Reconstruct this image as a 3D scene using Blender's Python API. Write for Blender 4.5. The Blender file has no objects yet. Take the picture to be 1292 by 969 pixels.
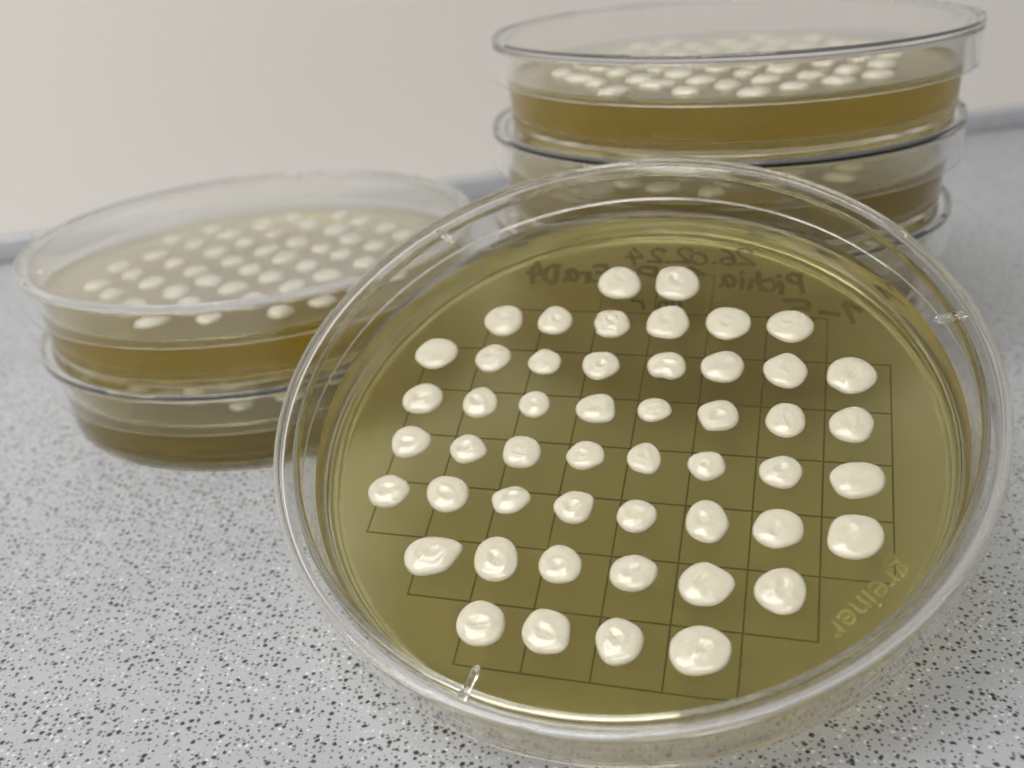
import bpy, bmesh, math, random
from mathutils import Matrix, Vector, noise

MM = 0.001
sc = bpy.context.scene
C = sc.collection
rnd = random.Random(7)

# ------------------------------------------------------------------ camera
CAM_AXES = ((0.99744851, -0.07138953, 0.0), (-0.03101823, -0.43338403, 0.90067538), (-0.06429880, -0.89837732, -0.43449264))
cam = bpy.data.cameras.new('camera')
cam_ob = bpy.data.objects.new('camera', cam)
C.objects.link(cam_ob)
m = Matrix.Identity(4)
for i in range(3):
    m[i][0] = CAM_AXES[i][0]; m[i][1] = -CAM_AXES[i][1]; m[i][2] = -CAM_AXES[i][2]
m[2][3] = 91.934 * MM
cam_ob.matrix_world = m
cam.sensor_width = 36.0
cam.lens = 36.0 * 1248.26 / 1292.0
cam.clip_start = 0.005
cam.clip_end = 20.0
cam.dof.use_dof = True
cam.dof.focus_distance = 0.128
cam.dof.aperture_fstop = 20.0
sc.camera = cam_ob

# ------------------------------------------------------------------ light: room ambience and unseen area lamps
world = bpy.data.worlds.new('World')
sc.world = world
world.use_nodes = True
bg = world.node_tree.nodes['Background']
bg.inputs['Color'].default_value = (1.0, 0.97, 0.92, 1)
bg.inputs['Strength'].default_value = 0.20

def area_lamp(loc, sx, sy, watts, col):
    d = bpy.data.lights.new('area_lamp', 'AREA')
    d.shape = 'RECTANGLE'; d.size = sx; d.size_y = sy; d.energy = watts; d.color = col
    o = bpy.data.objects.new('area_lamp', d)
    o.location = loc
    C.objects.link(o)
    return o
area_lamp((-0.62, -0.22, 1.0), 1.0, 0.5, 15.0, (1.0, 0.97, 0.93))  # unseen lamp at left, set below ceiling height for falloff to the right
area_lamp((-0.25, -1.35, 1.35), 1.2, 0.6, 27.0, (1.0, 0.97, 0.93))  # added front lamp, lowered to brighten the agar sides

vs = sc.view_settings
vs.view_transform = 'Standard'; vs.look = 'None'; vs.gamma = 1.0; vs.exposure = 0.0
vs.use_curve_mapping = False
cy = sc.cycles
cy.use_denoising = True
cy.max_bounces = 36; cy.transmission_bounces = 36; cy.glossy_bounces = 12; cy.diffuse_bounces = 5
cy.transparent_max_bounces = 16; cy.volume_bounces = 6
cy.caustics_reflective = True; cy.caustics_refractive = True
cy.sample_clamp_indirect = 6.0; cy.sample_clamp_direct = 0.0
cy.blur_glossy = 0.2

# ------------------------------------------------------------------ materials
def new_mat(name):
    mt = bpy.data.materials.new(name)
    mt.use_nodes = True
    nt = mt.node_tree
    return mt, nt, nt.nodes['Principled BSDF'], nt.nodes['Material Output']

def N(nt, typ, **kw):
    n = nt.nodes.new(typ)
    for k, v in kw.items():
        setattr(n, k, v)
    return n

def mathn(nt, op, a, b=None):
    n = N(nt, 'ShaderNodeMath', operation=op)
    for i, x in enumerate((a, b)):
        if x is None: continue
        if isinstance(x, (int, float)): n.inputs[i].default_value = x
        else: nt.links.new(x, n.inputs[i])
    return n.outputs[0]

def mix_col(nt, fac, a, b):
    n = N(nt, 'ShaderNodeMix', data_type='RGBA')
    nt.links.new(fac, n.inputs[0])
    for i, x in ((6, a), (7, b)):
        if isinstance(x, tuple): n.inputs[i].default_value = (*x, 1)
        else: nt.links.new(x, n.inputs[i])
    return n.outputs[2]

def plastic(name, rough=0.0, col=(0.985, 0.985, 0.98), rim_light=0.12):
    mt, nt, p, out = new_mat(name)
    p.inputs['Base Color'].default_value = (*col, 1)
    p.inputs['Transmission Weight'].default_value = 1.0
    p.inputs['Roughness'].default_value = rough
    p.inputs['IOR'].default_value = 1.47
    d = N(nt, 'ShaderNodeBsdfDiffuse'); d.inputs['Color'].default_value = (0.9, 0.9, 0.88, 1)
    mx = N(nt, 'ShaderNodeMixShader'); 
    # pale diffuse on the rim alone, painted in for light trapped there
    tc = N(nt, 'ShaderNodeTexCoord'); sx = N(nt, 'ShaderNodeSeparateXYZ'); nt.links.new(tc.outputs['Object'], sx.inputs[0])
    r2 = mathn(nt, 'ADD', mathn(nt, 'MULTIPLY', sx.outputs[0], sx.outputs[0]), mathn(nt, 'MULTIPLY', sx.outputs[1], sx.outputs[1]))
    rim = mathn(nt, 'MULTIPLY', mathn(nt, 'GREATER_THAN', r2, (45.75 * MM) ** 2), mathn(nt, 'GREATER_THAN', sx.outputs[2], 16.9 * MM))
    nt.links.new(mathn(nt, 'MULTIPLY', rim, rim_light), mx.inputs[0])
    nt.links.new(p.outputs[0], mx.inputs[1]); nt.links.new(d.outputs[0], mx.inputs[2]); nt.links.new(mx.outputs[0], out.inputs['Surface'])
    return mt
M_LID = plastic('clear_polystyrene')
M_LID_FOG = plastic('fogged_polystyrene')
def fog_plate(mt):
    # condensation on the underside of the plate, thinner towards the edge
    nt = mt.node_tree
    mx = [n for n in nt.nodes if n.type == 'MIX_SHADER'][0]
    old = mx.inputs[0].links[0].from_socket
    tc = N(nt, 'ShaderNodeTexCoord'); sx = N(nt, 'ShaderNodeSeparateXYZ'); nt.links.new(tc.outputs['Object'], sx.inputs[0])
    nz = N(nt, 'ShaderNodeTexNoise'); nz.inputs['Scale'].default_value = 45.0; nz.inputs['Detail'].default_value = 3.0
    nt.links.new(tc.outputs['Object'], nz.inputs['Vector'])
    under = mathn(nt, 'MULTIPLY', mathn(nt, 'LESS_THAN', sx.outputs[2], 16.21 * MM), mathn(nt, 'GREATER_THAN', sx.outputs[2], 16.1 * MM))
    fogv = mathn(nt, 'MULTIPLY', under, mathn(nt, 'MULTIPLY', nz.outputs['Fac'], 0.34))
    nt.links.new(mathn(nt, 'ADD', old, fogv), mx.inputs[0])
fog_plate(M_LID_FOG)
M_BASE = plastic('clear_polystyrene_base', 0.0, rim_light=0.0)
def frost_floor(mt):
    # the moulded floor inside the foot ring is faintly matt, the walls are clear
    nt = mt.node_tree; p = nt.nodes['Principled BSDF']
    tc = N(nt, 'ShaderNodeTexCoord'); sx = N(nt, 'ShaderNodeSeparateXYZ')
    nt.links.new(tc.outputs['Object'], sx.inputs[0])
    r2 = mathn(nt, 'ADD', mathn(nt, 'MULTIPLY', sx.outputs[0], sx.outputs[0]), mathn(nt, 'MULTIPLY', sx.outputs[1], sx.outputs[1]))
    inside = mathn(nt, 'LESS_THAN', r2, (41.4 * MM) ** 2)
    low_ = mathn(nt, 'LESS_THAN', sx.outputs[2], 2.0 * MM)
    nt.links.new(mathn(nt, 'MULTIPLY', mathn(nt, 'MULTIPLY', inside, low_), 0.32), p.inputs['Roughness'])
frost_floor(M_BASE)

def agar_material():
    mt, nt, p, out = new_mat('nutrient_agar')
    nt.nodes.remove(p)
    g = N(nt, 'ShaderNodeBsdfGlass')
    g.inputs['Roughness'].default_value = 0.0
    # against air 1.34; where it lies on the plastic, relative to the plastic
    at = N(nt, 'ShaderNodeAttribute', attribute_name='contact')
    mr = N(nt, 'ShaderNodeMapRange'); mr.inputs['To Min'].default_value = 1.34; mr.inputs['To Max'].default_value = 1.34 / 1.47
    nt.links.new(at.outputs['Fac'], mr.inputs['Value']); nt.links.new(mr.outputs[0], g.inputs['IOR'])
    g.inputs['Color'].default_value = (1, 1, 1, 1)
    nt.links.new(g.outputs[0], out.inputs['Surface'])
    ab = N(nt, 'ShaderNodeVolumeAbsorption')
    ab.inputs['Color'].default_value = (0.980, 0.914, 0.36, 1)
    ab.inputs['Density'].default_value = 200.0
    scn = N(nt, 'ShaderNodeVolumeScatter')
    scn.inputs['Color'].default_value = (1.0, 0.91, 0.50, 1)
    scn.inputs['Density'].default_value = 68.0
    scn.inputs['Anisotropy'].default_value = 0.3
    ad = N(nt, 'ShaderNodeAddShader')
    nt.links.new(ab.outputs[0], ad.inputs[0]); nt.links.new(scn.outputs[0], ad.inputs[1])
    nt.links.new(ad.outputs[0], out.inputs['Volume'])
    return mt
M_AGAR = agar_material()

def colony_material():
    mt, nt, p, out = new_mat('yeast_colony')
    tc = N(nt, 'ShaderNodeTexCoord')
    nz = N(nt, 'ShaderNodeTexNoise'); nz.inputs['Scale'].default_value = 900.0; nz.inputs['Detail'].default_value = 3.0
    nt.links.new(tc.outputs['Object'], nz.inputs['Vector'])
    nt.links.new(mix_col(nt, nz.outputs['Fac'], (0.81, 0.775, 0.645), (0.75, 0.71, 0.56)), p.inputs['Base Color'])
    p.inputs['Roughness'].default_value = 0.22
    p.inputs['Coat Weight'].default_value = 0.9
    p.inputs['Coat Roughness'].default_value = 0.05
    p.inputs['Coat IOR'].default_value = 1.45
    p.inputs['Subsurface Weight'].default_value = 0.2
    p.inputs['Subsurface Scale'].default_value = 0.0006
    p.inputs['Subsurface Radius'].default_value = (1.0, 0.8, 0.5)
    b = N(nt, 'ShaderNodeBump'); b.inputs['Strength'].default_value = 0.25; b.inputs['Distance'].default_value = 0.0002
    nt.links.new(nz.outputs['Fac'], b.inputs['Height']); nt.links.new(b.outputs[0], p.inputs['Normal'])
    return mt
M_COLONY = colony_material()

def simple(name, col, rough, **kw):
    mt, nt, p, out = new_mat(name)
    p.inputs['Base Color'].default_value = (*col, 1)
    p.inputs['Roughness'].default_value = rough
    for k, v in kw.items(): p.inputs[k].default_value = v
    return mt
M_GRID = simple('grid_print', (0.012, 0.011, 0.010), 0.6)
M_INK = simple('marker_ink', (0.004, 0.004, 0.006), 0.6)
M_EMBOSS = simple('embossed_letters', (0.66, 0.70, 0.80), 0.5)

def worktop_material(dims='2D'):
    mt, nt, p, out = new_mat('speckled_laminate')
    tc = N(nt, 'ShaderNodeTexCoord')
    wn = N(nt, 'ShaderNodeTexNoise'); wn.inputs['Scale'].default_value = 1500.0; wn.inputs['Detail'].default_value = 2.0
    nt.links.new(tc.outputs['Object'], wn.inputs['Vector'])
    sub = N(nt, 'ShaderNodeVectorMath', operation='SUBTRACT'); sub.inputs[1].default_value = (0.5, 0.5, 0.5)
    nt.links.new(wn.outputs['Color'], sub.inputs[0])
    scl = N(nt, 'ShaderNodeVectorMath', operation='SCALE'); scl.inputs['Scale'].default_value = 0.0004
    nt.links.new(sub.outputs[0], scl.inputs[0])
    add = N(nt, 'ShaderNodeVectorMath', operation='ADD')
    nt.links.new(tc.outputs['Object'], add.inputs[0]); nt.links.new(scl.outputs[0], add.inputs[1])
    big = N(nt, 'ShaderNodeTexNoise'); big.inputs['Scale'].default_value = 60.0; big.inputs['Detail'].default_value = 2.0
    nt.links.new(tc.outputs['Object'], big.inputs['Vector'])
    def specks(scale, lo, rmax, off):
        mp = N(nt, 'ShaderNodeMapping'); mp.inputs['Location'].default_value = off
        nt.links.new(add.outputs[0], mp.inputs['Vector'])
        v = N(nt, 'ShaderNodeTexVoronoi', voronoi_dimensions=dims); v.inputs['Scale'].default_value = scale
        nt.links.new(mp.outputs[0], v.inputs['Vector'])
        sp = N(nt, 'ShaderNodeSeparateColor'); nt.links.new(v.outputs['Color'], sp.inputs[0])
        # radius grows with the cell's random value beyond lo
        r = mathn(nt, 'MULTIPLY', mathn(nt, 'MAXIMUM', mathn(nt, 'SUBTRACT', sp.outputs[0], lo), 0.0), rmax / (1 - lo))
        d = mathn(nt, 'SUBTRACT', r, v.outputs['Distance'])
        mr = N(nt, 'ShaderNodeMapRange'); mr.inputs['From Min'].default_value = -0.08; mr.inputs['From Max'].default_value = 0.14
        nt.links.new(d, mr.inputs['Value'])
        return mr.outputs[0]
    base = mix_col(nt, big.outputs['Fac'], (0.345, 0.362, 0.39), (0.40, 0.417, 0.445))
    c1 = mix_col(nt, specks(1080, 0.62, 0.30, (0.3, 0.1, 0)), base, (0.60, 0.61, 0.62))
    c2 = mix_col(nt, specks(1200, 0.20, 0.36, (0.7, 0.5, 0)), c1, (0.13, 0.125, 0.12))
    c3 = mix_col(nt, specks(880, 0.45, 0.35, (0.1, 0.9, 0)), c2, (0.04, 0.037, 0.032))
    nt.links.new(c3, p.inputs['Base Color'])
    p.inputs['Roughness'].default_value = 0.38
    b = N(nt, 'ShaderNodeBump'); b.inputs['Strength'].default_value = 0.15; b.inputs['Distance'].default_value = 0.0002
    fn = N(nt, 'ShaderNodeTexNoise'); fn.inputs['Scale'].default_value = 2500.0
    nt.links.new(tc.outputs['Object'], fn.inputs['Vector'])
    nt.links.new(fn.outputs['Fac'], b.inputs['Height']); nt.links.new(b.outputs[0], p.inputs['Normal'])
    return mt
M_TOP = worktop_material()
M_UPSTAND = worktop_material('3D')

def wall_material():
    mt, nt, p, out = new_mat('painted_wall')
    tc = N(nt, 'ShaderNodeTexCoord')
    nz = N(nt, 'ShaderNodeTexNoise'); nz.inputs['Scale'].default_value = 5.0; nz.inputs['Detail'].default_value = 4.0
    nt.links.new(tc.outputs['Object'], nz.inputs['Vector'])
    nt.links.new(mix_col(nt, nz.outputs['Fac'], (0.70, 0.675, 0.64), (0.73, 0.705, 0.67)), p.inputs['Base Color'])
    p.inputs['Roughness'].default_value = 0.7
    f = N(nt, 'ShaderNodeTexNoise'); f.inputs['Scale'].default_value = 400.0
    nt.links.new(tc.outputs['Object'], f.inputs['Vector'])
    b = N(nt, 'ShaderNodeBump'); b.inputs['Strength'].default_value = 0.2; b.inputs['Distance'].default_value = 0.0005
    nt.links.new(f.outputs['Fac'], b.inputs['Height']); nt.links.new(b.outputs[0], p.inputs['Normal'])
    return mt
M_WALL = wall_material()

# ------------------------------------------------------------------ helpers
def obj(name, me, mat, parent=None, matrix=None):
    o = bpy.data.objects.new(name, me)
    C.objects.link(o)
    if mat is not None and len(me.materials) == 0: me.materials.append(mat)
    if parent is not None: o.parent = parent
    if matrix is not None: o.matrix_local = matrix
    return o

def finish(bm, name, sharp=35, recalc=True):
    if recalc: bmesh.ops.recalc_face_normals(bm, faces=bm.faces)
    me = bpy.data.meshes.new(name)
    bm.to_mesh(me); bm.free()
    for pl in me.polygons: pl.use_smooth = True
    me.set_sharp_from_angle(angle=math.radians(sharp))
    return me

def lathe(name, prof, seg=192, zfun=None, sharp=35, contact=None):
    """body of revolution; the profile runs from the axis outwards and back (an open end is where the agar takes over).
    contact: profile points from which on the surface no longer touches plastic"""
    # short supporting steps beside every corner keep long walls optically flat
    full = [prof[0]]
    for (r0, z0), (r1, z1) in zip(prof[:-1], prof[1:]):
        L = math.hypot(r1 - r0, z1 - z0)
        if L > 0.9:
            d = min(0.12, L * 0.1) / L
            if r0 > 0: full.append((r0 + (r1 - r0) * d, z0 + (z1 - z0) * d))
            if r1 > 0: full.append((r1 + (r0 - r1) * d, z1 + (z0 - z1) * d))
        full.append((r1, z1))
    prof = full
    n_contact = full.index(contact) if contact else 0
    bm = bmesh.new()
    rings = []
    for (r, z) in prof:
        if r == 0:
            rings.append(bm.verts.new((0, 0, z * MM)))
        else:
            ring = []
            for k in range(seg):
                a = 2 * math.pi * k / seg
                zz = zfun(r, z, a) if zfun else z
                ring.append(bm.verts.new((r * MM * math.cos(a), r * MM * math.sin(a), zz * MM)))
            rings.append(ring)
    for A, B in zip(rings[:-1], rings[1:]):
        if isinstance(A, list) and isinstance(B, list):
            for k in range(seg):
                bm.faces.new((A[k], A[(k + 1) % seg], B[(k + 1) % seg], B[k]))
        else:
            ax, R = (A, B) if isinstance(B, list) else (B, A)
            for k in range(seg):
                bm.faces.new((ax, R[k], R[(k + 1) % seg]))
    bmesh.ops.recalc_face_normals(bm, faces=bm.faces)
    bm.normal_update()
    far = max(bm.faces, key=lambda f: f.calc_center_median().xy.length)
    c_ = far.calc_center_median()
    if far.normal.x * c_.x + far.normal.y * c_.y < 0:      # the outermost wall must look outwards
        bmesh.ops.reverse_faces(bm, faces=bm.faces)
    flags = None
    if contact:
        flags = []
        bm.faces.ensure_lookup_table()
        # faces were made ring by ring along the profile
        for i, ((ra, za), (rb, zb)) in enumerate(zip(full[:-1], full[1:])):
            flags += [1.0 if i < n_contact else 0.0] * seg
    me = finish(bm, name, sharp, recalc=False)
    if flags:
        at = me.attributes.new('contact', 'FLOAT', 'FACE')
        at.data.foreach_set('value', flags)
    return me

def box_mesh(name, x0, x1, y0, y1, z0, z1, bevel=0.0):
    bm = bmesh.new()
    vs_ = [bm.verts.new((x * MM, y * MM, z * MM)) for z in (z0, z1) for y in (y0, y1) for x in (x0, x1)]
    for f in ((0, 2, 3, 1), (4, 5, 7, 6), (0, 1, 5, 4), (2, 6, 7, 3), (0, 4, 6, 2), (1, 3, 7, 5)):
        bm.faces.new([vs_[i] for i in f])
    if bevel:
        bmesh.ops.bevel(bm, geom=list(bm.edges), offset=bevel * MM, segments=3, affect='EDGES', profile=0.5)
    return finish(bm, name)

# ------------------------------------------------------------------ the setting
WALL_A = math.atan(0.235)
WALL_M = Matrix.Translation((0, 348.6 * MM, 0)) @ Matrix.Rotation(WALL_A, 4, 'Z')
o = obj('wall', box_mesh('wall', -1500, 1500, 0, 60, -40, 400), M_WALL, matrix=WALL_M); o['kind'] = 'structure'
o = obj('worktop_upstand', box_mesh('worktop_upstand', -1400, 1400, -6.5, -0.2, 0.05, 7.6, 0.8), M_UPSTAND, matrix=WALL_M); o['kind'] = 'structure'
bm = bmesh.new()
sl = math.tan(WALL_A)
pts = [(-700, -250), (700, -250), (700, 348.6 + 700 * sl - 0.3), (-700, 348.6 - 700 * sl - 0.3)]
lo = [bm.verts.new((x * MM, y * MM, -0.03)) for x, y in pts]
hi = [bm.verts.new((x * MM, y * MM, 0.0)) for x, y in pts]
bm.faces.new(hi); bm.faces.new(lo[::-1])
for k in range(4): bm.faces.new((lo[k], lo[(k + 1) % 4], hi[(k + 1) % 4], hi[k]))
o = obj('worktop', finish(bm, 'worktop'), M_TOP); o['kind'] = 'structure'

# ------------------------------------------------------------------ petri dish meshes (millimetres, foot at z = 0)
H = 17.5            # lid rim above the foot
PITCH = 17.1       # plate of a lid, where the next dish stands
NOTCH = ((95.7, 110.3), (152.0, 165.6), (24.2, 39.5), (-122.0, -107.2), (-32.9, -24.0), (-92.0, -80.0))
def rim_height(r, z, a):
    if z > 17.2:
        d = math.degrees(a)
        d = d - 360 if d > 180 else d
        for lo_, hi_ in NOTCH:
            if lo_ <= d <= hi_: return z - 0.22
    return z
LID_ME = lathe('lid', [(0, 16.2), (45.2, 16.2), (45.5, 16.2), (45.9, 16.1), (46.12, 15.85), (46.2, 15.5), (46.25, 9.5), (46.38, 9.35), (46.8, 9.32), (46.98, 9.5),
                       (46.95, 16.95), (46.88, 17.25), (46.72, 17.44), (46.5, 17.5), (46.28, 17.44), (46.14, 17.3), (46.05, 17.08), (45.8, 17.05), (45.5, 17.05), (0, 17.05)],
               480, rim_height, 50)
BASE_ME = lathe('base', [(0, 1.5), (41.3, 1.5), (41.7, 1.5), (42.2, 1.3), (42.45, 0.25), (42.7, 0.02), (43.3, 0.0), (43.65, 0.2), (43.8, 0.7),
                         (44.75, 15.5), (44.65, 15.82), (44.3, 15.95), (43.95, 15.82), (43.75, 15.5), (43.401, 10.1)], 360, None, 50)
AGAR_ME = lathe('agar', [(0, 2.5), (41.2, 2.5), (41.6, 2.5), (42.2, 2.6), (42.75, 3.0), (43.0, 3.9), (43.401, 10.1), (43.22, 9.8), (43.0, 9.55), (42.65, 9.3), (42.2, 9.12), (41.6, 8.99), (40.9, 8.92), (40.2, 8.9), (39.2, 8.9), (0, 8.9)], 360, None, 60, (43.401, 10.1))
AGAR_TOP = 8.9

def rib_mesh():
    # rounded radial ridge under the lid plate, along +x
    bm = bmesh.new()
    n, prof = 8, 7
    rows = []
    for i in range(n + 1):
        t = i / n
        x = 41.3 + 4.2 * t
        w = 0.55 * (1 - 0.75 * max(0.0, 1 - t * 5) ** 2)
        h = 0.95 * (1 - 0.85 * max(0.0, 1 - t * 4) ** 2)
        row = []
        for j in range(prof):
            a = math.pi * j / (prof - 1)
            row.append(bm.verts.new((x * MM, w * math.cos(a) * MM, (16.18 - h * math.sin(a)) * MM)))
        rows.append(row)
    for A, B in zip(rows[:-1], rows[1:]):
        for j in range(prof - 1): bm.faces.new((A[j], A[j + 1], B[j + 1], B[j]))
        bm.faces.new((A[0], B[0], B[-1], A[-1]))
    bm.faces.new(rows[0]); bm.faces.new(rows[-1][::-1])
    return finish(bm, 'vent_rib', 50)
RIB_ME = rib_mesh()

def colony_mesh(seed, a, b, rot, rough=0.0, lobe=None, seg=48, nr=18, h=None):
    """low glossy dome of yeast: uneven outline, rolled edge, crease or dimple on top"""
    r = random.Random(seed)
    ph = [r.uniform(0, 6.28) for _ in range(6)]
    am = [0, 0, 0.035 * r.random(), 0.03 * r.random() + 0.01, 0.028 * r.random(), 0.022 * r.random()]
    h = h or (0.72 + 0.16 * r.random()) * (0.55 + 0.16 * (a + b) / 2)
    cr_a = r.uniform(0.15, 0.9); cx_, cy_ = r.uniform(-.15, .15), r.uniform(-.1, .25)
    cl = r.uniform(0.2, 0.42); cd = r.uniform(0.10, 0.26) * h; ridge = r.choice((0.0, 0.08, 0.14, 0.18))
    ca, sa = math.cos(rot), math.sin(rot)
    bm = bmesh.new()
    def outline(t):
        s = 1.0
        for k in range(2, 6): s += am[k] * math.cos(k * t + ph[k])
        if lobe:
            d = math.atan2(math.sin(t - lobe[0]), math.cos(t - lobe[0]))
            s += lobe[1] * math.exp(-(d / lobe[2]) ** 2)
        if rough: s += rough * 0.5 * noise.noise((math.cos(t) * 4 + seed, math.sin(t) * 4, 1.7))
        return s
    def top(u, x, y):
        z = h * (1 - u ** 3.6) ** 0.58 if u < 1 else 0.0
        dx, dy = x - cx_, y - cy_
        along = dx * math.cos(cr_a) + dy * math.sin(cr_a); ac = -dx * math.sin(cr_a) + dy * math.cos(cr_a)
        e = math.sqrt((along / cl) ** 2 + (ac / (0.16 + 0.25 * cl)) ** 2)
        fade = 1 - u ** 4
        z -= cd * math.exp(-e * e * 1.6) * fade                                  # dent left by the loop
        z += 0.55 * cd * math.exp(-((e - 1.35) / 0.42) ** 2) * fade                # its raised lip
        z += ridge * h * math.exp(-((ac - 0.12 + 0.25 * along * along) / 0.06) ** 2 - (along / (cl * 1.5)) ** 2)
        z += 0.10 * h * noise.noise((x * 2.4 + seed * 3.1, y * 2.4, seed * 0.7)) * fade
        z += 0.035 * h * noise.noise((x * 7 + seed * 1.3, y * 7, seed)) * fade
        if rough: z += rough * 0.9 * h * noise.noise((x * 6 + seed, y * 6, 4.2)) * fade
        return max(z, 0)
    c = bm.verts.new((0, 0, top(0, 0, 0) * MM))
    prev = None
    us = [((i + 1) / nr) ** 0.75 for i in range(nr)]
    for i, u in enumerate(us):
        ring = []
        for k in range(seg):
            t = 2 * math.pi * k / seg
            s = outline(t) * u
            x, y = a * s * math.cos(t), b * s * math.sin(t)
            ring.append(bm.verts.new(((x * ca - y * sa) * MM, (x * sa + y * ca) * MM, top(u, math.cos(t) * u, math.sin(t) * u) * MM)))
        for k in range(seg):
            if prev is None: bm.faces.new((c, ring[k], ring[(k + 1) % seg]))
            else: bm.faces.new((prev[k], ring[k], ring[(k + 1) % seg], prev[(k + 1) % seg]))
        prev = ring
    low = [bm.verts.new((v.co.x * 0.985, v.co.y * 0.985, -0.12 * MM)) for v in prev]
    for k in range(seg): bm.faces.new((prev[k], low[k], low[(k + 1) % seg], prev[(k + 1) % seg]))
    bm.faces.new(low[::-1])
    me = finish(bm, 'colony', 80)
    me.materials.append(M_COLONY)
    return me

def make_dish(matrix, label, group, lid_lift=0.0, rib_turn=0.0, fog=False):
    t = bpy.data.objects.new('petri_dish', None)
    t.empty_display_size = 0.01
    C.objects.link(t)
    t.matrix_world = matrix
    t['label'] = label; t['category'] = 'petri dish'; t['group'] = group
    base = obj('base', BASE_ME, M_BASE, t)
    agar = obj('agar', AGAR_ME, M_AGAR, t)
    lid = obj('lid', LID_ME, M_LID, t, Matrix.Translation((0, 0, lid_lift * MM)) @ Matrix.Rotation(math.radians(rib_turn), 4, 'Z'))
    if fog:
        lid.data = LID_ME.copy(); lid.data.materials.clear(); lid.data.materials.append(M_LID_FOG)
    for a in (-103.2, 137.8, 19.4):
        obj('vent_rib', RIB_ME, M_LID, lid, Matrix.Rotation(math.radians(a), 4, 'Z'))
    return t, base, agar, lid

# ------------------------------------------------------------------ the two upright stacks
G = 'stacked petri dishes with cream colonies on amber agar'
LX, LY = -52.67, 205.64
RX, RY = 47.8, 206.9
def up(x, y, z, rot): return Matrix.Translation((x * MM, y * MM, z * MM)) @ Matrix.Rotation(math.radians(rot), 4, 'Z')
stack = [
    (LX + 0.5, LY - 0.3, 0, 25, 'petri dish standing on the worktop as the lower of the two-dish stack', 11),
    (LX, LY, 1, 41, 'upper petri dish of the low two-dish stack, rows of cream colonies under its lid', 12),
    (RX - 1.6, RY - 0.3, 0, 70, 'petri dish standing on the worktop at the very bottom of the four-dish stack', None),
    (RX - 2.4, RY - 1.1, 1, 33, 'second petri dish from the worktop in the four-dish stack, touched by the tilted dish', None),
    (RX - 1.1, RY + 0.1, 2, 52, 'third petri dish from the worktop in the four-dish stack, directly under the topmost', 13),
    (RX, RY, 3, 18, 'topmost petri dish of the tall four-dish stack, cream colonies against the wall', 14),
]
ROWS = {0: (3, 5), 1: (1, 7), 2: (0, 8), 3: (0, 8), 4: (0, 8), 5: (0, 8), 6: (1, 7), 7: (2, 6)}
stack_colonies = [colony_mesh(200 + k, rnd.uniform(2.6, 3.3), rnd.uniform(2.4, 3.0), rnd.uniform(0, 3), 0.35 if k == 5 else 0.0, None, 24, 7, rnd.uniform(0.9, 1.2)) for k in range(12)]
for (x, y, k, rot, label, seed) in stack:
    t, base, agar, lid = make_dish(up(x, y, k * PITCH + 0.02 * (k + 1), rot), label, G, 0.0, rnd.uniform(0, 90), seed == 12)
    if seed is None: continue
    r = random.Random(seed)
    for row in range(8):
        for c in range(*ROWS[row]):
            px, py = (c - 3.5) * 8.63 + r.gauss(0, 0.5), (3.5 - row) * 8.63 + r.gauss(0, 0.5)
            s = r.uniform(0.88, 1.14)
            obj('colony', r.choice(stack_colonies), M_COLONY, agar,
                Matrix.Translation((px * MM, py * MM, AGAR_TOP * MM)) @ Matrix.Rotation(r.uniform(0, 6.28), 4, 'Z') @ Matrix.Diagonal((s, s, 1, 1)))

# ------------------------------------------------------------------ the tilted dish in front
TILT = ((0.95312719, 0.26904719, -0.13842745), (-0.30209490, 0.87182247, -0.38557003), (0.01694763, 0.40931551, 0.91223549))
lid_c = Vector((13.998, 117.816, 33.832))
M3 = Matrix(TILT)
FS = 1.015
foot = lid_c - M3.col[2] * (H * FS)
low = min((foot + M3 @ Vector((43.3 * FS * math.cos(a / 90 * math.pi), 43.3 * FS * math.sin(a / 90 * math.pi), 0))).z for a in range(180))
foot.z -= low - 0.03
FM = M3.to_4x4() @ Matrix.Diagonal((FS, FS, FS, 1)); FM.translation = foot * MM
front, f_base, f_agar, f_lid = make_dish(FM, 'tilted petri dish with grid lines and rows of cream colonies, leaning on the four-dish stack', 'front dish')
del front['group']

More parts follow.
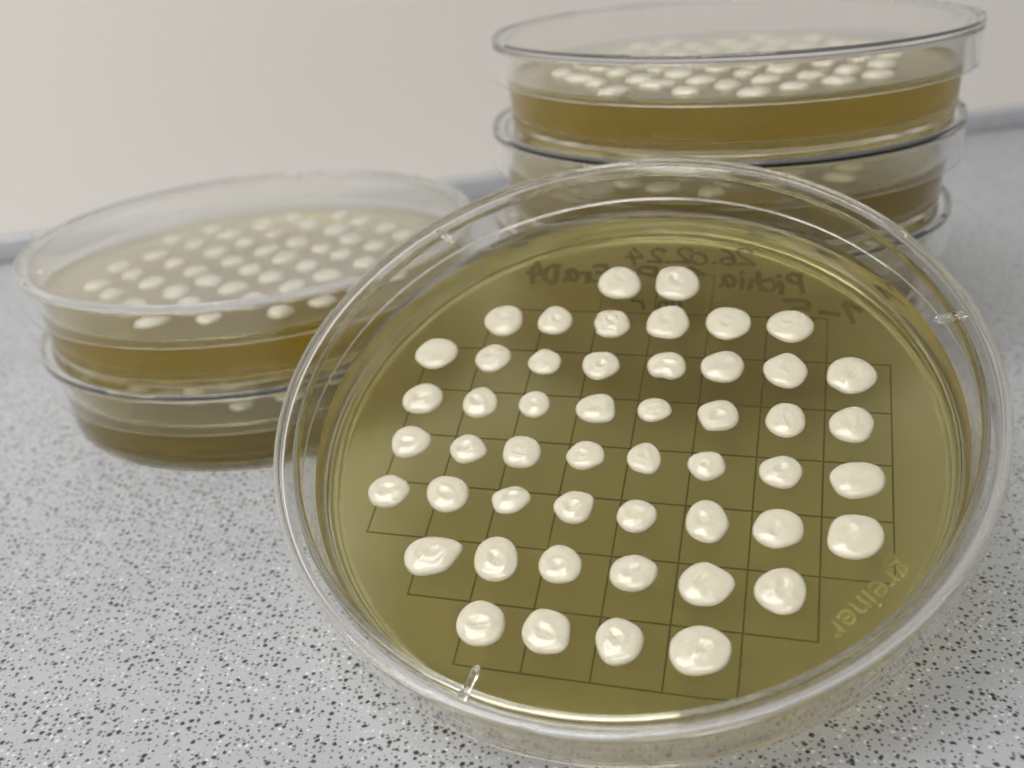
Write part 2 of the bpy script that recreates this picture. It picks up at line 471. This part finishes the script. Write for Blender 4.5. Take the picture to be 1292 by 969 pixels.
# colonies of the tilted dish: x, y, half length, half width (mm), turn (degrees)
COL = [(-4.64, 26.89, 3.68, 3.3, 119), (4.23, 27.14, 3.8, 3.44, 122), (-21.47, 18.16, 3.27, 3.08, 129), (-13.38, 18.5, 3.01, 2.68, 118), (-4.55, 18.21, 2.94, 2.72, 124), (3.77, 18.73, 3.38, 3.11, 124), (12.56, 19.11, 3.35, 3.22, 149), (21.34, 18.85, 3.2, 3.19, 9), (-30.66, 10.88, 3.31, 3.17, 14), (-21.45, 10.41, 2.8, 2.7, 167), (-13.32, 10.06, 2.54, 2.43, 151), (-4.9, 9.92, 2.82, 2.67, 161), (4.66, 10.31, 2.86, 2.61, 166), (12.48, 10.61, 3.09, 2.88, 173), (21.07, 10.38, 3.11, 2.98, 84), (29.67, 10.02, 3.39, 3.22, 51), (-30.3, 1.91, 3.09, 2.93, 4), (-21.34, 1.77, 2.86, 2.65, 130), (-13.24, 2.04, 2.48, 2.27, 123), (-4.28, 1.94, 2.82, 2.64, 172), (3.87, 2.23, 2.42, 2.05, 180), (12.69, 1.89, 2.76, 2.67, 173), (21.47, 1.72, 2.88, 2.66, 83), (29.83, 1.54, 3.01, 2.8, 57), (-29.98, -6.0, 2.97, 2.79, 152), (-21.17, -6.55, 2.61, 2.47, 175), (-13.3, -6.44, 2.87, 2.72, 140), (-4.35, -6.23, 2.71, 2.34, 7), (3.65, -6.08, 2.55, 2.32, 108), (11.88, -6.54, 2.46, 2.35, 1), (21.26, -6.72, 2.78, 2.52, 16), (30.55, -7.11, 3.44, 2.79, 15), (-30.62, -14.56, 2.97, 2.73, 164), (-22.09, -14.14, 3.17, 2.89, 136), (-13.14, -14.31, 2.67, 2.13, 15), (-4.5, -14.6, 2.63, 2.51, 169), (3.84, -15.11, 2.64, 2.44, 2), (12.68, -15.04, 3.18, 2.65, 94), (21.3, -15.2, 3.07, 2.85, 27), (30.31, -15.38, 3.49, 3.13, 37), (-21.9, -23.81, 3.63, 2.98, 18), (-13.03, -23.3, 3.36, 2.94, 126), (-4.68, -23.17, 2.85, 2.74, 160), (4.5, -23.35, 2.92, 2.57, 8), (13.23, -23.87, 3.11, 3.0, 24), (22.09, -23.67, 3.17, 2.95, 44), (-12.95, -32.32, 3.23, 2.96, 143), (-4.61, -32.31, 3.17, 2.95, 128), (4.18, -32.4, 3.03, 2.89, 108), (13.42, -32.38, 3.52, 3.12, 15)]
# outline bumps seen on some of them: direction in the dish plane (degrees), size, width (radians)
LOBE = {5: (60, .14, .5), 12: (-100, -.16, .3), 15: (-125, -.10, .3), 19: (-35, .14, .45), 24: (20, .10, .4), 25: (0, .10, .4), 35: (40, .14, .45),
        37: (0, .06, .3), 38: (30, .08, .5), 40: (25, .22, .4), 43: (30, .12, .4), 44: (10, .16, .5), 49: (25, .12, .5), 46: (40, .08, .4), 21: (-120, .10, .4), 23: (90, .04, .5)}
for k, (x, y, a, b, rot) in enumerate(COL):
    ra = math.radians(rot)
    lb = LOBE.get(k)
    lobe = (math.radians(lb[0]) - ra, lb[1], lb[2]) if lb else None
    x, y, a, b = x * 0.99, y * 0.99, a * 0.985, b * 0.985
    obj('colony', colony_mesh(k + 1, a, b, ra, 0.16 if k == 4 else 0.0, lobe), M_COLONY, f_agar, Matrix.Translation((x * MM, y * MM, AGAR_TOP * MM)))

# grid moulded into the underside of the floor
CELL, GX, GY = 8.59, 0.54, -1.05
GZ0, GZ1 = 1.53, 1.57
SPAN_H = {0: (3, 5), 1: (1, 7), 2: (0, 8), 3: (0, 8), 4: (0, 8), 5: (0, 8), 6: (0, 8), 7: (1, 7), 8: (2, 6)}
SPAN_V = {0: (2, 6), 1: (1, 7), 2: (1, 8), 3: (0, 8), 4: (0, 8), 5: (0, 8), 6: (1, 8), 7: (1, 7), 8: (2, 6)}
LW = 0.125
for r_, (c0, c1) in SPAN_H.items():
    y = (4 - r_) * CELL + GY
    obj('grid_line', box_mesh('grid_line', (c0 - 4) * CELL + GX - LW, (c1 - 4) * CELL + GX + LW, y - LW, y + LW, GZ0, GZ1), M_GRID, f_base)
for c_, (r0, r1) in SPAN_V.items():
    x = (c_ - 4) * CELL + GX
    obj('grid_line', box_mesh('grid_line', x - LW, x + LW, (4 - r1) * CELL + GY, (4 - r0) * CELL + GY, GZ0 - 0.013, GZ1 - 0.013), M_GRID, f_base)

# handwriting on the underside (read from below, so mirrored from above)
GLYPH = {
    '2': (0.6, [[(0.05, .8), (.2, .98), (.42, .95), (.5, .75), (.35, .45), (.03, .03), (.3, .06), (.58, .04)]]),
    '6': (0.6, [[(.48, .97), (.25, .8), (.08, .4), (.12, .08), (.35, .0), (.52, .2), (.42, .42), (.2, .4), (.1, .25)]]),
    '0': (0.6, [[(.3, .78), (.1, .6), (.05, .3), (.2, .03), (.42, .06), (.55, .35), (.48, .68), (.28, .78)]]),
    '.': (0.3, [[(.1, .06), (.17, .06)]]),
    '4': (0.62, [[(.32, .98), (.2, .7), (.05, .38), (.3, .36), (.6, .42)], [(.45, .72), (.4, .35), (.34, -.12)]]),
    'P': (0.6, [[(.12, .98), (.1, .5), (.05, .0)], [(.08, .9), (.35, 1.0), (.52, .82), (.42, .58), (.1, .46)]]),
    'i': (0.28, [[(.14, .55), (.1, .2), (.12, .02)], [(.17, .8), (.2, .84)]]),
    'c': (0.48, [[(.42, .48), (.25, .58), (.08, .38), (.08, .12), (.25, .0), (.45, .1)]]),
    'h': (0.52, [[(.15, .98), (.1, .5), (.04, .02)], [(.08, .3), (.25, .52), (.38, .48), (.38, .2), (.42, .02)]]),
    'a': (0.56, [[(.42, .5), (.22, .56), (.06, .32), (.1, .06), (.28, .04), (.42, .45), (.4, .15), (.52, .0)]]),
    'r': (0.42, [[(.12, .55), (.1, .02)], [(.1, .3), (.2, .5), (.4, .56)]]),
    'E': (0.62, [[(.58, .92), (.3, .98), (.12, .86), (.12, .5), (.1, .1), (.3, .02), (.55, .08)], [(.12, .52), (.42, .54)]]),
    'D': (0.66, [[(.14, .9), (.1, .06), (.35, .04), (.56, .3), (.5, .7), (.3, .92), (.05, .92)]]),
    '1': (0.5, [[(.05, .62), (.34, .98), (.3, .5), (.26, .0)]]),
    '-': (0.5, [[(.08, .4), (.42, .44)]]),
    '5': (0.62, [[(.6, .95), (.3, .98), (.15, .92), (.12, .55), (.38, .56), (.5, .3), (.35, .02), (.06, .06)]]),
    'n': (0.5, [[(.06, .5), (.06, .02)], [(.06, .35), (.25, .52), (.38, .4), (.42, .02)]]),
}
def smooth(pl, n=6):
    if len(pl) < 3: return [Vector(p_) for p_ in pl]
    P_ = [Vector(p_) for p_ in pl]
    P_ = [P_[0] * 2 - P_[1]] + P_ + [P_[-1] * 2 - P_[-2]]
    out = []
    for i in range(1, len(P_) - 2):
        for j in range(n):
            t = j / n
            a, b, c, d = P_[i - 1:i + 3]
            out.append(0.5 * ((2 * b) + (c - a) * t + (2 * a - 5 * b + 4 * c - d) * t * t + (3 * b - a - 3 * c + d) * t ** 3))
    out.append(P_[-2])
    return out
def write(text, start, end, height, pen=0.5, seed=1):
    """pen strokes from start towards end (dish plane, mm); letters stand towards +y"""
    r = random.Random(seed)
    s, e = Vector(start), Vector(end)
    d = (e - s); L = d.length; d.normalize()
    u = Vector((d.y, -d.x))
    if u.y < 0: u = -u
    tot = sum(GLYPH[c][0] for c in text)
    bm = bmesh.new(); x = 0.0
    for ch in text:
        w, lines = GLYPH[ch]
        jy = r.uniform(-.07, .07); sk = r.uniform(-.05, .16); sz = r.uniform(.9, 1.1)
        for pl in lines:
            sp = smooth(pl)
            pts_ = [s + d * ((x + p_.x * sz + sk * p_.y) / tot * L) + u * ((p_.y * sz + jy) * height) for p_ in sp]
            # widen the ends so that each stroke looks like a marker line
            q = []
            for i, p_ in enumerate(pts_):
                a = pts_[max(i - 1, 0)]; b = pts_[min(i + 1, len(pts_) - 1)]
                tg = (b - a).normalized(); nn = Vector((-tg.y, tg.x))
                hw = pen / 2 * (1 + 0.35 * noise.noise((p_.x * 1.3, p_.y * 1.3, seed)))
                if i == 0: p_ = p_ - tg * pen * 0.4
                if i == len(pts_) - 1: p_ = p_ + tg * pen * 0.4
                q.append((p_ + nn * hw, p_ - nn * hw))
            rows = [[bm.verts.new((v_.x * MM, v_.y * MM, z_ * MM)) for z_ in (1.505, 1.525) for v_ in pr] for pr in q]
            for A, B in zip(rows[:-1], rows[1:]):
                for i0, i1 in ((0, 1), (1, 3), (3, 2), (2, 0)): bm.faces.new((A[i0], A[i1], B[i1], B[i0]))
            bm.faces.new((rows[0][0], rows[0][1], rows[0][3], rows[0][2])); bm.faces.new((rows[-1][0], rows[-1][1], rows[-1][3], rows[-1][2]))
        x += w
    return obj('handwriting', finish(bm, 'handwriting'), M_INK, f_base)
write('26.02.24', (15.3, 36.0), (-5.4, 35.9), 3.5, 0.62, 1)
write('Pichia', (22.8, 29.7), (10.0, 30.8), 4.2, 0.85, 2)
write('1rP', (7.8, 31.4), (-3.3, 31.7), 3.8, 0.85, 3)
write('Era', (-7.9, 31.6), (-15.0, 31.3), 4.0, 0.95, 4)
write('D4', (-16.0, 31.0), (-21.3, 31.2), 3.9, 0.9, 5)
write('1-5', (31.6, 23.9), (20.3, 24.7), 4.0, 0.9, 6)
write('an', (4.6, 25.9), (0.8, 26.0), 3.2, 0.7, 7)
write('r', (-0.6, 25.9), (-3.0, 26.0), 3.0, 0.6, 8)

# maker's lettering moulded into the floor
fc = bpy.data.curves.new('lettering', 'FONT')
fc.body = 'greiner'; fc.size = 1.0; fc.extrude = 0.0; fc.offset = 0.004; fc.resolution_u = 4
fo = bpy.data.objects.new('lettering_curve', fc)
C.objects.link(fo)
bpy.context.view_layer.update()
me = bpy.data.meshes.new_from_object(fo.evaluated_get(bpy.context.evaluated_depsgraph_get()))
bpy.data.objects.remove(fo)
bm = bmesh.new(); bm.from_mesh(me); bpy.data.meshes.remove(me)
wid = max(v_.co.x for v_ in bm.verts)
k = 13.4 / wid
s0 = Vector((36.9 - 1.5, -17.0 + 2.4)); rd = Vector((-7.67, -9.12)).normalized(); ud = Vector((-rd.y, rd.x))
for v_ in bm.verts:
    p_ = s0 + rd * (v_.co.x * k) + ud * (v_.co.y * k)
    v_.co = (p_.x * MM, p_.y * MM, 1.75 * MM)
ex = bmesh.ops.extrude_face_region(bm, geom=list(bm.faces))
for g in ex['geom']:
    if isinstance(g, bmesh.types.BMVert): g.co.z = 1.54 * MM
obj('lettering', finish(bm, 'lettering'), M_EMBOSS, f_base)
